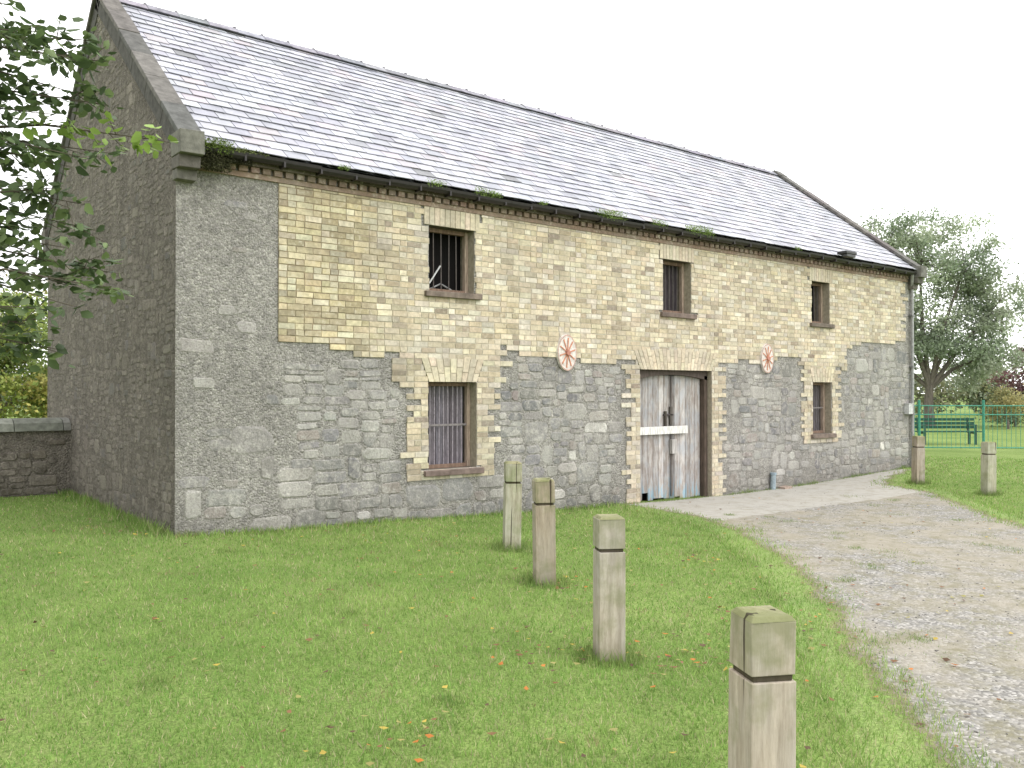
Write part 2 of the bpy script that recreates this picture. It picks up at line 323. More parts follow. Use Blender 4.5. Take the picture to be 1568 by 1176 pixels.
for (x0,x1,z0,z1) in OP:
    d=.34
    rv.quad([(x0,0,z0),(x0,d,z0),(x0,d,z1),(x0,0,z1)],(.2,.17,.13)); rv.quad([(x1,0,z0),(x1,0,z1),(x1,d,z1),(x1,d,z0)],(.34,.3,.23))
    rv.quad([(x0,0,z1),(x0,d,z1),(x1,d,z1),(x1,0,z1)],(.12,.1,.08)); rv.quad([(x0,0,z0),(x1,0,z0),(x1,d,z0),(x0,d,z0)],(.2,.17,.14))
rv.obj('reveals',m_mortar,barn)
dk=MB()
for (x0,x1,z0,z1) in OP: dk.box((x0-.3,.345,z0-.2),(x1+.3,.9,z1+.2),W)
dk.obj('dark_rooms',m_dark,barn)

TRAP=[(3.81,.82,1.78,.34,.13),(13.09,.70,1.84,.30,.10),(8.56,1.88,2.02,.36,.16)]
ch=.0795
def zone(x,z,r):
    tooth=.11*(r%2)+.05*math.sin(r*2.3)
    wv=.07*math.sin(x*1.7)+.05*math.sin(x*4.3+1)
    if 1.22<x<14.0 and z>2.2+wv+(.04 if x>9 else 0): return True
    if 14.0<=x<16.45+tooth and z>2.68+wv: return True
    if 2.92-tooth<x<4.62+tooth and 1.75<z<=2.3: return True
    if 3.12-tooth<x<4.5+tooth and .42<z<1.8: return True
    if 7.36-tooth<x<9.76+tooth and z<2.4 : return True
    if 12.42-tooth<x<13.68+tooth and .62<z<2.4: return True
    return False
BC=[(.57,.485,.34),(.63,.555,.41),(.49,.41,.29),(.66,.60,.49),(.42,.35,.25),(.56,.475,.36),(.50,.445,.37),(.32,.26,.2)]
BP=[.2,.2,.15,.13,.1,.1,.09,.03]
bk=MB(); mt=MB(); r=0; z0=-.45
while z0<4.19:
    z1=min(z0+ch,4.2); x=1.22-(.11 if r%2 else 0)-random.uniform(0,.01)
    while x<16.7:
        w=.228 if random.random()<.62 else .116
        a,b_,c0,c1=max(x,1.22),x+w,z0,z1; x+=w; cx=(a+b_)/2; cz=(c0+c1)/2
        if not zone(cx,cz,r): continue
        ok=True
        for (o0,o1,oz0,oz1) in OP:
            if b_>o0 and a<o1 and c1>oz0 and c0<oz1:
                if oz0<cz<oz1:
                    if a>=o0 and b_<=o1: ok=False
                    elif a<o0: b_=o0
                    else: a=o1
                elif cz>=oz1: c0=oz1
                else: c1=oz0
        for (tc,tw,tz,th_,fl) in TRAP:
            if tz<cz<tz+th_-.02:
                hw=tw/2+fl*(cz-tz)/th_
                if a<tc+hw and b_>tc-hw:
                    if a>=tc-hw-.03 and b_<=tc+hw+.03: ok=False
                    elif a<tc-hw: b_=tc-hw
                    else: a=tc+hw
        if 3.3<cx<4.28 and cz>3.95 or 8.1<cx<9.02 and cz>3.94 or 12.62<cx<13.46 and cz>3.92: ok=False
        if not ok or b_-a<.035 or c1-c0<.025: continue
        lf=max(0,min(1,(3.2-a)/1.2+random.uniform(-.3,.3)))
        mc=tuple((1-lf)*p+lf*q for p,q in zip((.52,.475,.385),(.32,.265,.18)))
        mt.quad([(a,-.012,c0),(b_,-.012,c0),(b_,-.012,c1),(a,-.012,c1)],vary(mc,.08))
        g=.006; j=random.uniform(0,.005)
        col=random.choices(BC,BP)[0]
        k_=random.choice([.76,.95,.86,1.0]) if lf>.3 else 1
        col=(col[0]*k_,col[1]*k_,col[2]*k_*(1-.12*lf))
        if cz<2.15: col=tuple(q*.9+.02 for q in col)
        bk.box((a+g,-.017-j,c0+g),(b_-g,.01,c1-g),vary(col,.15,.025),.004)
    z0+=ch; r+=1
for (tc,tw,tz,th_,fl) in TRAP:
    n=int(tw/.082); 
    mt.quad([(tc-tw/2,-.0135,tz),(tc+tw/2,-.0135,tz),(tc+tw/2+fl,-.0135,tz+th_),(tc-tw/2-fl,-.0135,tz+th_)],(.43,.385,.3))
    for i in range(n):
        f0=i/n+.05/n; f1=(i+1)/n-.05/n; top=tz+th_*(.93+.07*math.sin(i/n*math.pi))+random.uniform(-.02,.02)
        A=tc-tw/2+tw*f0;B=tc-tw/2+tw*f1;A2=tc-(tw/2+fl)+(tw+2*fl)*f0;B2=tc-(tw/2+fl)+(tw+2*fl)*f1
        parts=[(0,.62),(.65,1)] if i%2 else [(0,.36),(.39,1)]
        for p0,p1 in parts:
            lz=lambda p:tz+(top-tz)*p
            xa=A+(A2-A)*p0;xb=B+(B2-B)*p0;xc=B+(B2-B)*p1;xd=A+(A2-A)*p1; yf=-.022-random.uniform(0,.004)
            bk.hexa([(xa,yf,lz(p0)),(xb,yf,lz(p0)),(xb,.01,lz(p0)),(xa,.01,lz(p0)),(xd,yf,lz(p1)),(xc,yf,lz(p1)),(xc,.01,lz(p1)),(xd,.01,lz(p1))],vary((.58,.5,.375),.16,.03))
for (x0,x1,zb) in [(3.32,4.27,3.95),(8.11,9.01,3.94),(12.63,13.45,3.92)]:
    n=int((x1-x0)/.08); mt.quad([(x0,-.013,zb),(x1,-.013,zb),(x1,-.013,4.2),(x0,-.013,4.2)],(.45,.4,.32))
    for i in range(n):
        a=x0+(x1-x0)*i/n; bk.box((a+.005,-.022,zb+.003),(a+(x1-x0)/n-.005,.01,4.195),vary((.58,.5,.38),.12,.03),.002)
bk.obj('buff_bricks',m_brick,barn); mt.obj('brick_mortar',m_mortar,barn)

# individually laid rubble stones
random.seed(31)
SP=[(.215,.21,.21),(.27,.26,.255),(.33,.315,.295),(.39,.375,.345),(.32,.285,.26),(.55,.53,.49),(.25,.24,.225)]
SW=[.13,.24,.24,.19,.1,.02,.1]
def lay(mb,place,s0,s1,z0,z1,valid,pal,wts,sz=1.0,dens=1.0,flat=1.0):
    z=z0
    while z<z1:
        bh=random.uniform(.2,.36)*sz; s=s0-random.uniform(0,.3)
        while s<s1:
            cw=random.uniform(.16,.56)*sz; k=random.choices([1,2,3],[.26,.5,.24])[0]
            cuts=sorted([0,1]+[(i+1)/k+random.uniform(-.1,.1) for i in range(k-1)])
            for i in range(len(cuts)-1):
                za=z+bh*cuts[i]; zb=z+bh*cuts[i+1]
                cols=[(s,s+cw)]
                if cw>(zb-za)*3.2 or (cw>.3*sz and random.random()<.4): m=s+cw*random.uniform(.35,.65); cols=[(s,m),(m,s+cw)]
                for (sa_,sb_) in cols:
                    if random.random()>dens: continue
                    wx=lambda u,v:(u+.03*math.sin(v*3.1+u)+.012*math.sin(v*11+u*5), v+.06*math.sin(u*1.3+v*.7)+.025*math.sin(u*5.1+v*3))
                    mx,mz=wx((sa_+sb_)/2,(za+zb)/2); hw=(sb_-sa_)/2-random.uniform(.004,.012); hh=(zb-za)/2-random.uniform(.003,.01)
                    if hw<.02 or hh<.015: continue
                    if not valid(mx,mz,hw,hh): continue
                    P8=[]
                    for sx,sz_ in ((-1,-1),(1,-1),(1,1),(-1,1)):
                        c=min(hw,hh)*random.uniform(.15,.75)
                        p1=(sx*hw,sz_*(hh-c)); p2=(sx*(hw-c),sz_*hh)
                        P8+= [p1,p2] if sx*sz_>0 else [p2,p1]
                    tq=random.uniform(-.09,.09)
                    P8=[(mx+a*random.uniform(.88,1.03)-b*tq,mz+b*random.uniform(.86,1.04)+a*tq*.5) for a,b in P8]
                    d=random.uniform(.003,.012)*flat; tl=random.uniform(-.003,.003)*flat
                    vs=[place(a,b,-.002) for a,b in P8]+[place(mx+(a-mx)*.86,mz+(b-mz)*.82,d+tl*(1 if a>mx else -1)) for a,b in P8]
                    mb.add(vs,[(i,(i+1)%8,8+(i+1)%8,8+i) for i in range(8)]+[tuple(range(8,16))],vary(random.choices(pal,wts)[0],.12,.02))
            s+=cw
        z+=bh
def vfront(x,z,hw,hh):
    if z+hh>4.18 or x-hw<.0 or x+hw>L-.01: return False
    for (o0,o1,a,b) in OP:
        if x+hw>o0-.01 and x-hw<o1+.01 and z+hh>a-.09 and z-hh<b: return False
    for dx in (-.8,0,.8):
        for dz in (-.8,0,.8):
            zz_=z+dz*hh
            if zone(x+dx*hw,zz_,int((zz_+.45)/ch)): return False
    if x<1.4 and random.random()<(.6 if z<1.2 else .84): return False
    if x>=1.4 and random.random()<.06: return False
    return True
sb=MB(); lay(sb,lambda s,z,d:(s,-d,z),0,L,-.45,4.2,vfront,SP,SW,1.15)
sb.obj('rubble_stones',m_stn,barn)
def roofz(y): return EZ+(RZ-EZ)*(1-abs(y-RY)/RY)
def vg(y,z,hw,hh): return y-hw>.0 and y+hw<D and z+hh<min(roofz(y-hw),roofz(y+hw))-.12
GP=[(.14,.127,.108),(.17,.153,.13),(.2,.18,.152),(.24,.217,.185),(.16,.15,.138)]  # brown gable stones, the side's weaker light painted into their tone
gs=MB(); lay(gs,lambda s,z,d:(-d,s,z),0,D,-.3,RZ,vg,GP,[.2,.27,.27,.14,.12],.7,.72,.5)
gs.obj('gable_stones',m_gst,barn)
# dentil eaves
de=MB(); RB=(.21,.14,.11)
x=.28
de.box((.23,-.03,4.2),(L-.25,.02,4.262),(.26,.18,.135))
while x<L-.3:
    de.box((x,-.06,4.264),(x+.1,.02,4.33),vary(RB,.2),.003); x+=.145
de.box((.23,-.10,4.332),(L-.25,.02,4.44),(.07,.05,.04))
de.obj('dentil_course',m_brick,barn)
gu=MB(); n=34
for i in range(n):
    xa=.24+(L-.5)*i/n; xb=.24+(L-.5)*(i+1)/n; dz=.012*math.sin(i*1.3)
    pr=[(math.pi+math.pi*k/6) for k in range(7)]
    ring=lambda X,R:[(X,-.175+R*math.cos(q),4.425+dz+R*math.sin(q)) for q in pr]
    o1=ring(xa,.072);o2=ring(xb,.072);i1=ring(xa,.062);i2=ring(xb,.062)
    gu.add(o1+o2+i1+i2,[(k,k+1,8+k,7+k) for k in range(6)]+[(14+k,21+k,22+k,15+k) for k in range(6)]+[(0,7,21,14),(6,20,27,13)]+[(k,14+k,15+k,k+1) for k in range(6)],(.022,.018,.018))
    gu.box((xa-.012,-.24,4.34),(xa+.012,-.1,4.42),(.025,.02,.02))
gu.tube([(L-.32,-.175,4.38),(L-.22,-.11,4.2),(L-.12,-.06,4.05),(L-.12,-.06,-.15)],[.036]*4,(.3,.3,.3),10)
for z in (3.4,2.2,1.1): gu.box((L-.19,-.1,z),(L-.05,.0,z+.04),(.15,.15,.15))
gu.obj('gutter',m_iron,barn)
# slates
th=math.atan2(RZ-4.47,RY+.2); ct,sn=math.cos(th),math.sin(th); SL=math.hypot(RY+.2,RZ-4.47)
e0=Vector((0,-.2,4.46)); up=Vector((0,ct,sn)); nr=Vector((0,-sn,ct))
sl=MB(); ex=.212; rows=int(SL/ex)+1; random.seed(9)
SC=[(.32,.32,.365),(.37,.37,.41),(.28,.28,.325),(.42,.42,.46),(.36,.33,.36),(.23,.23,.265)]
for rr in range(rows):
    s0=rr*ex; s1=min(s0+ex+.05,SL); x=.2-(0 if rr%2 else .15)
    while x<L-.2:
        w=.30; a=max(x,.2)+.005; b_=min(x+w,L-.2)-.005; x+=w
        if b_-a<.03: continue
        j=random.uniform(-.008,.008); lift=.015+random.uniform(0,.007); dr=0
        if random.random()<.008: dr=random.uniform(.03,.09)
        sk=random.uniform(-.008,.008)
        P=lambda X,s,h: Vector((X,0,0))+e0+up*s+nr*h
        s_a=s0+j-dr
        col=vary(random.choices(SC,[.28,.25,.2,.12,.1,.05])[0],.12,.02)
        if random.random()<.006: col=(.14,.14,.15)
        sl.hexa([P(a,s_a+sk,lift),P(b_,s_a-sk,lift),P(b_,s1,.001),P(a,s1,.001),P(a,s_a+sk,lift+.009),P(b_,s_a-sk,lift+.009),P(b_,s1,.009),P(a,s1,.009)],col)
sl.obj('roof_slates',m_slate,barn)
rs=MB(); rs.quad([(.0,-.17,4.455),(L,-.17,4.455),(L,RY,RZ-.01),(0,RY,RZ-.01)],(.03,.03,.03)); rs.quad([(0,RY,RZ),(L,RY,RZ),(L,D+.2,4.46),(0,D+.2,4.46)],(.2,.2,.23)); rs.obj('roof_deck',m_slate,barn)
cp=MB(); rd=MB(); x=.2
while x<L-.25:
    x2=min(x+.46,L-.22); zz=RZ+.055+random.uniform(-.006,.006)
    rd.hexa([(x+.004,RY-.17,zz-.12),(x2-.004,RY-.17,zz-.12),(x2-.004,RY+.17,zz-.12),(x+.004,RY+.17,zz-.12),(x+.004,RY-.02,zz),(x2-.004,RY-.02,zz),(x2-.004,RY+.02,zz),(x+.004,RY+.02,zz)],vary((.26,.25,.28),.15)); 
    rd.box((x2-.03,RY-.03,zz-.03),(x2+.01,RY+.03,zz+.018),(.22,.21,.23)); x=x2
rd.obj('ridge_tiles',m_stone,barn)
random.seed(2)
for (x0,x1) in ((-.055,.21),(L-.21,L+.055)):
    for sgn in (1,-1):
        s=-.06; 
        while s<SL+.02:
            s2=min(s+random.uniform(.7,.9),SL+.06)
            def Q(X,s_,h):
                p=e0+up*s_+nr*h; y=p.y if sgn==1 else 2*RY-p.y
                return (X,y,p.z)
            h=.10+random.uniform(-.008,.008)
            cp.hexa([Q(x0+.04,s+.004,-.2),Q(x1,s+.004,-.2),Q(x1,s2-.004,-.2),Q(x0+.04,s2-.004,-.2),Q(x0+.04,s+.004,h-.065),Q(x1,s+.004,h-.065),Q(x1,s2-.004,h-.065),Q(x0+.04,s2-.004,h-.065)],(.09,.085,.078))
            cp.hexa([Q(x0,s+.004,h-.063),Q(x1+.015,s+.004,h-.063),Q(x1+.015,s2-.004,h-.063),Q(x0,s2-.004,h-.063),Q(x0,s+.004,h),Q(x1+.015,s+.004,h),Q(x1+.015,s2-.004,h),Q(x0,s2-.004,h)],vary((.14,.132,.125),.2))
            s=s2
    for sgn in (1,-1):
        def yb(a,b_): return (a,b_) if sgn==1 else (2*RY-b_,2*RY-a)
        for (ya,yb_,za,zb,dx) in ((-.33,.02,4.3,4.56,0),(-.24,.02,4.16,4.298,.01),(-.13,.02,4.04,4.158,.02)):
            q=yb(ya,yb_); cp.box((x0+dx,q[0],za),(x1-dx,q[1],zb),vary((.15,.14,.125),.15),.006)
cp.obj('gable_copings',m_stone,barn,bevel=.008)
si=MB(); fr=MB(); br=MB()
for k,(x0,x1,z0,z1) in enumerate(OP):
    if k==3: continue
    si.box((x0-.08,-.075,z0-.085),(x1+.1,.2,z0-.002),vary((.17,.135,.11),.1),.006)
    wd=(.2,.135,.1)
    y0=.14
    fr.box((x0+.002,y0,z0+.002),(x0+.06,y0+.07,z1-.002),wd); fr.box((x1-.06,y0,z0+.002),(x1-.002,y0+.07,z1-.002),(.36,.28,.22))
    fr.box((x0+.062,y0+.003,z1-.06),(x1-.062,y0+.067,z1-.002),wd); fr.box((x0+.062,y0+.003,z0+.002),(x1-.062,y0+.067,z0+.055),wd)
    nb={0:4,1:8,2:5,4:4,5:6}[k]
    for i in range(nb):
        x=x0+.06+(x1-x0-.12)*(i+1)/(nb+1)
        br.tube([(x,y0+.035,z0+.05),(x+random.uniform(-.008,.008),y0+.035,z1-.05)],[.009,.009],(.09,.075,.07) if k!=1 else (.28,.25,.28),8)
    if k in(1,5):
        zc=(z0+z1)/2; br.box((x0+.06,y0+.02,zc-.015),(x1-.06,y0+.03,zc+.015),(.18,.16,.16))
        for i in range(6):
            a=x0+.05+(x1-x0-.1)*i/6; fr.box((a+.003,.25,z0+.01),(a+(x1-x0-.1)/6-.003,.27,z1-.01),vary((.19,.17,.19) ,.25))
    if k==2:
        for i in range(5):
            a=x0+.05+(x1-x0-.1)*i/5; fr.box((a+.003,.27,z0+.01),(a+(x1-x0-.1)/5-.003,.29,z1-.01),vary((.06,.05,.055),.2))
br.tube([(3.5,.13,3.16),(3.68,.12,3.42)],[.012,.012],(.5,.5,.5),8); br.tube([(3.55,.2,3.09),(3.75,.22,3.18),(3.92,.2,3.1)],[.012,.012,.012],(.25,.25,.25),6)
si.obj('window_sills',m_stone,barn,bevel=.008); fr.obj('window_frames',m_timber,barn,bevel=.004); br.obj('window_bars',m_iron,barn)
do=MB(); random.seed(5)
x=7.72; 
while x<9.36:
    x2=min(x+random.uniform(.125,.15),9.4)
    zb=-.26+random.uniform(-.01,.05)+(.12 if 7.8<x<8.0 else 0)
    sh=random.choice([.8,.92,1,1.12]) if x>8.0 else random.choice([.6,.72,.82])
    if 8.48<x<8.6: sh=.5
    do.box((x+.004,.17,zb),(x2-.004,.2,1.93),(sh,sh*.98,sh*.96)); x=x2
do.box((8.58,.155,-.2),(8.62,.172,1.92),(.3,.28,.27))
do.obj('door_leaves',m_door,barn,bevel=.004)
df=MB()
df.box((7.63,.1,-.35),(7.71,.2,1.93),(.16,.13,.11)); df.box((9.41,.08,-.35),(9.49,.2,1.93),(.1,.075,.06))
for i in range(12):
    a=7.63+1.86*i/12;b_=7.63+1.86*(i+1)/12; f=lambda x:1.88+.09*(1-((x-8.56)/.93)**2)
    df.hexa([(a,.08,f(a)-.03),(b_,.08,f(b_)-.03),(b_,.2,f(b_)-.03),(a,.2,f(a)-.03),(a,.08,2.018),(b_,.08,2.018),(b_,.2,2.018),(a,.2,2.018)],(.1,.08,.07))
df.box((7.66,-.1,-.6),(9.5,.36,-.285),(.2,.19,.17))
df.obj('door_frame',m_timber,barn)
wb=MB(); wb.box((7.68,.105,.90),(8.98,.145,1.035),(.66,.65,.62)); wb.box((8.4,.12,1.04),(8.44,.168,1.3),(.07,.06,.05)); wb.box((8.38,.13,1.22),(8.62,.168,1.25),(.06,.05,.05)); wb.box((8.54,.13,1.06),(8.6,.168,1.38),(.09,.08,.07)); wb.box((8.56,.1,.55),(8.68,.168,.8),(.4,.38,.36)); wb.obj('door_bar_and_latch',m_timber,barn,bevel=.004)
def plate(cx,cz):
    p=MB(); n=28; pts=[]
    for k in range(n):
        q=2*math.pi*k/n; pts.append((cx+.205*math.cos(q)*(1-.04*abs(math.sin(2*q))),cz+.29*math.sin(q)))
    yb,yf=-.012,-.05
    vs=[(a,yb,c) for a,c in pts]+[(a*.97+cx*.03,yf,c*.97+cz*.03) for a,c in pts]
    p.add(vs,[tuple(n+k for k in range(n))]+[(k,(k+1)%n,n+(k+1)%n,n+k) for k in range(n)],(.6,.55,.51))
    for k in range(n):
        k2=(k+1)%n; s=lambda P,f:(cx+(P[0]-cx)*f,cz+(P[1]-cz)*f)
        a=s(pts[k],.96);b_=s(pts[k2],.96);c=s(pts[k2],.91);d=s(pts[k],.91)
        p.quad([(a[0],yf-.004,a[1]),(b_[0],yf-.004,b_[1]),(c[0],yf-.004,c[1]),(d[0],yf-.004,d[1])],(.48,.28,.23))
    for k in range(10):
        q=2*math.pi*k/10+.2; dx,dz=math.cos(q),math.sin(q); e=(.16*dx,.235*dz); w=.011
        nx,nz=-dz,dx
        p.hexa([(cx+nx*.004,yf-.002,cz+nz*.004),(cx+e[0]+nx*w,yf-.002,cz+e[1]+nz*w),(cx+e[0]-nx*w,yf-.002,cz+e[1]-nz*w),(cx-nx*.004,yf-.002,cz-nz*.004),
                (cx+nx*.004,yf-.014,cz+nz*.004),(cx+e[0]+nx*w,yf-.01,cz+e[1]+nz*w),(cx+e[0]-nx*w,yf-.01,cz+e[1]-nz*w),(cx-nx*.004,yf-.014,cz-nz*.004)],(.52,.22,.13))
    p.tube([(cx,yf,cz),(cx,yf-.04,cz)],[.045,.04],(.42,.18,.13),10)
    p.obj('tie_rod_plate',m_iron,barn)
plate(5.94,2.25); plate(11.15,2.285)
ex_=MB(); ex_.box((16.5,-.12,1.12),(16.68,-.0,1.36),(.5,.5,.5)); ex_.box((16.48,-.13,1.36),(16.7,.0,1.375),(.4,.4,.4)); ex_.obj('meter_box',m_iron,barn,bevel=.01)
fl=MB(); fl.box((13.35,-.42,4.5),(13.75,-.2,4.56),(.03,.03,.03)); fl.box((13.38,-.41,4.44),(13.72,-.3,4.5),(.05,.05,.05)); fl.box((13.52,-.3,4.44),(13.58,.0,4.5),(.04,.04,.04)); fl.obj('floodlight',m_iron,barn,bevel=.01)
bp=MB(); gz=float(G(11.3,-.1)); bp.tube([(11.3,-.05,gz-.1),(11.31,-.06,gz+.3)],[.055,.05],(.27,.33,.36),12); bp.tube([(11.31,-.06,gz+.3),(11.31,-.06,gz+.34)],[.065,.06],(.22,.28,.32),12); bp.box((11.5,-.2,gz-.05),(11.72,-.04,gz+.07),(.34,.26,.21),.02); bp.obj('drain_pipe',m_iron,barn)
P=[];C=[]
def clump(x,y,z,rx,ry,rz,n,col):
    q=np.clip(rng.normal(size=(n,3)),-1.6,1.6)*np.array([rx,ry,rz])*.5+np.array([x,y,z]); P.append(q); C.append(np.array(col)*rng.uniform(.5,1.4,(n,1)))
clump(.40,-.2,4.45,.20,.12,.10,1800,(.13,.18,.04)); clump(.38,-.17,4.30,.22,.1,.13,3600,(.07,.07,.035)); clump(.75,-.2,4.45,.3,.08,.04,500,(.17,.2,.07)); clump(.62,-.16,4.36,.25,.06,.06,1400,(.055,.055,.03))
for x,s in ((3.39,.8),(4.2,.9),(4.4,.6),(6.6,1.0),(6.85,1.3),(7.87,1.0),(8.75,1.1),(9.0,1.4),(9.15,.9),(2.0,.4),(11.9,.5),(5.3,.4)): clump(x,-.2,4.47,.22*s,.08,.08*s,int(560*s),(.2,.28,.08))
v_,f_,c_=leafquads(np.concatenate(P),np.full(sum(map(len,P)),.022),np.concatenate(C)); np_mesh('gutter_plants',v_,f_,c_,m_moss,barn)

# ---------------------------------------------------------------- bollards
def bollard(x,y,rot,seed):
    random.seed(seed); e=empty('wooden_bollard'); z=float(G(x,y)); e.location=(x,y,z); e.rotation_euler=(random.uniform(-.015,.015),random.uniform(-.015,.015),rot)
    H=.96; s=.09
    p=MB(); tn=vary((1,1,1),.1)
    p.box((-s,-s,-.3),(s,s,H-.235),tn); p.box((-s+.002,-s+.002,H-.212),(s-.002,s-.002,H-.018),tn)
    p.add([(-s+.002,-s+.002,H-.018),(s-.002,-s+.002,H-.018),(s-.002,s-.002,H-.018),(-s+.002,s-.002,H-.018),(-s*.8,-s*.8,H),(s*.8,-s*.8,H),(s*.8,s*.8,H),(-s*.8,s*.8,H)],[(0,1,5,4),(1,2,6,5),(2,3,7,6),(3,0,4,7),(4,5,6,7)],(.75,.77,.6))
    p.box((-.078,-.078,H-.236),(.078,.078,H-.211),(.22,.2,.18))
    for v in range(len(p.v)):
        a=p.v[v]; p.v[v]=(a[0]+random.uniform(-.003,.003),a[1]+random.uniform(-.003,.003),a[2])
    o=p.obj('shaft',m_post,e,bevel=.004)
    m=m_post.copy(); o.data.materials[0]=m
    for nd in m.node_tree.nodes:
        if nd.type=='MAPPING': nd.inputs['Location'].default_value=(seed*1.7,seed*.9,0)
for i,(x,y) in enumerate(POSTS): bollard(x,y,math.radians(-30+random.uniform(-3,3)),20+i)

# ---------------------------------------------------------------- low wall left
random.seed(8)
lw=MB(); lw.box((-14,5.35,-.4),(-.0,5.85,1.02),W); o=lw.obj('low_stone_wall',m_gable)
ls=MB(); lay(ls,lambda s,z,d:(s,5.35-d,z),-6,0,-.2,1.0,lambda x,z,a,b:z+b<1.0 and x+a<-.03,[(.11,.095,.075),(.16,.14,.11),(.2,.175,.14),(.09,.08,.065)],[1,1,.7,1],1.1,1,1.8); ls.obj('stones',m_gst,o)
lc=MB(); x=-14
while x<-.02:
    x2=min(x+random.uniform(.45,.7),-.005)
    n=7; pr=[(5.6-.31*math.cos(math.pi*k/(n-1)),1.02+.2*math.sin(math.pi*k/(n-1))**.7) for k in range(n)]
    vs=[(x+.006,a,b_) for a,b_ in pr]+[(x2-.006,a,b_) for a,b_ in pr]
    lc.add(vs,[(k,n+k,n+k+1,k+1) for k in range(n-1)]+[tuple(range(n)),tuple(range(2*n-1,n-1,-1)),(0,n-1,2*n-1,n)],vary((.2,.2,.175),.2)); x=x2
lc.obj('coping',m_stone,o)

# ---------------------------------------------------------------- fence & bench
fe=MB(); TE=(.05,.25,.18)
A=Vector((18.2,6.2,-.15)); B=Vector((30.5,-5.4,-.15)); dv=(B-A); n=130
for i in range(n+1):
    p=A+dv*i/n
    if i%14==0: fe.tube([p,p+Vector((0,0,1.55))],[.04,.04],TE,8)
    else: fe.tube([p+Vector((0,0,.12)),p+Vector((0,0,1.38))],[.007,.007],TE,5)
for h in (.15,1.12,1.38): fe.tube([A+Vector((0,0,h)),B+Vector((0,0,h))],[.02,.02],TE,6)
fe.obj('green_metal_railing',m_iron)
bench=empty('park_bench'); bench.location=(26.4,3.6,-.15); bench.rotation_euler=(0,0,math.radians(-38.4))
b1=MB(); GC=(.03,.09,.065)
for i in range(4): b1.box((-1.05,-.25+.11*i,.44),(1.05,-.16+.11*i,.475),GC)
for i in range(3): b1.box((-1.05,.2+.03*i,.55+.13*i),(1.05,.235+.03*i,.64+.13*i),GC)
b1.obj('slats',m_timber,bench,bevel=.005)
b2=MB()
for x in (-.85,.85):
    b2.box((x-.035,-.24,0),(x+.035,-.17,.438),GC); b2.box((x-.035,.16,0),(x+.035,.23,.438),GC); b2.box((x-.03,-.25,.38),(x+.03,.2,.437),GC); b2.hexa([(x-.03,.24,.4),(x+.03,.24,.4),(x+.03,.29,.4),(x-.03,.29,.4),(x-.03,.31,.92),(x+.03,.31,.92),(x+.03,.35,.92),(x-.03,.35,.92)],GC)
    b2.box((x-.03,-.25,.66),(x+.03,.3,.7),GC); b2.box((x-.03,-.24,.476),(x+.03,-.19,.66),GC)
b2.obj('legs',m_iron,bench,bevel=.005)

# ---------------------------------------------------------------- trees
Rv=np.array([.784,-.621,0]); Fv=np.array([.621,.784,0]); Zv=np.array([0,0,1.])
def tree(name,base,blobs,nclu,nleaf,ls,cols,trunk_r=.2,trunk_h=2,sig=.35,seed=1,barkc=(.16,.14,.12)):
    global rng
    rng=np.random.default_rng(seed); random.seed(seed); e=empty(name); base=np.array(base,float)
    tk=MB(); cl=[]
    vol=np.array([np.prod(b[1]) for b in blobs]); vol=vol/vol.sum()
    top=base+Zv*trunk_h
    tk.tube([base-Zv*.3,base+Zv*trunk_h*.5+rng.normal(size=3)*.05,top],[trunk_r*1.3,trunk_r,trunk_r*.75],barkc,9)
    for (c,rad),vv in zip(blobs,vol):
        c=base+Rv*c[0]+Fv*c[1]+Zv*c[2]; m=max(3,int(nclu*vv))
        mid=(top+c)/2+rng.normal(size=3)*.2
        tk.tube([top-Zv*.2,mid,c],[trunk_r*.55,trunk_r*.4,trunk_r*.2],barkc,7)
        for i in range(m):
            d=rng.normal(size=3); d/=np.linalg.norm(d); rr=rng.random()**.45
            q=c+Rv*d[0]*rad[0]*rr+Fv*d[1]*rad[1]*rr+Zv*d[2]*rad[2]*rr; cl.append(q)
            if rng.random()<.6: tk.tube([c,(c+q)/2+rng.normal(size=3)*.1,q],[trunk_r*.16,trunk_r*.1,trunk_r*.04],barkc,5)
    tk.obj('trunk_and_limbs',m_bark,e)
    cl=np.array(cl); k=rng.integers(0,len(cl),nleaf); s=sig*rng.uniform(.5,1.4,len(cl))
    off=rng.normal(size=(nleaf,3))*s[k][:,None]*np.array([1,1,.65])
    cc=np.array(cols)[rng.integers(0,len(cols),len(cl))]*rng.uniform(.75,1.2,(len(cl),1))
    col=cc[k]*rng.uniform(.75,1.25,(nleaf,1))
    v_,f_,c_=leafquads(cl[k]+off,np.full(nleaf,ls),col); np_mesh('foliage',v_,f_,c_,m_leaf,e)
PG=[(.33,.38,.26),(.27,.33,.22),(.37,.41,.30)]  # pale leaf greens; distance haze is put into the colour
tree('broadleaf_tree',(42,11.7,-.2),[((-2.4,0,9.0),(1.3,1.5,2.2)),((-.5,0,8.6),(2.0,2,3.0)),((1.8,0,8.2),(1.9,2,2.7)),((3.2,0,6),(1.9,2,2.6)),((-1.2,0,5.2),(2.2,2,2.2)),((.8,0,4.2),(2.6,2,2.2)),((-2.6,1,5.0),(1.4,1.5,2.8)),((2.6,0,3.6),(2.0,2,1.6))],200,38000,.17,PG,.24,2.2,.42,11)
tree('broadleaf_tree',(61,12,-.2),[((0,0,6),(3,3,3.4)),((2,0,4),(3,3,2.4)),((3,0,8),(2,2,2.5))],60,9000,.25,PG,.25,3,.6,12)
tree('copper_beech_tree',(51.5,10.2,-.2),[((0,0,2.8),(1.8,1.8,1.7)),((1.8,0,2.6),(1.8,1.8,1.8))],30,6000,.2,[(.14,.07,.08),(.18,.09,.09)],.15,1,.4,13)
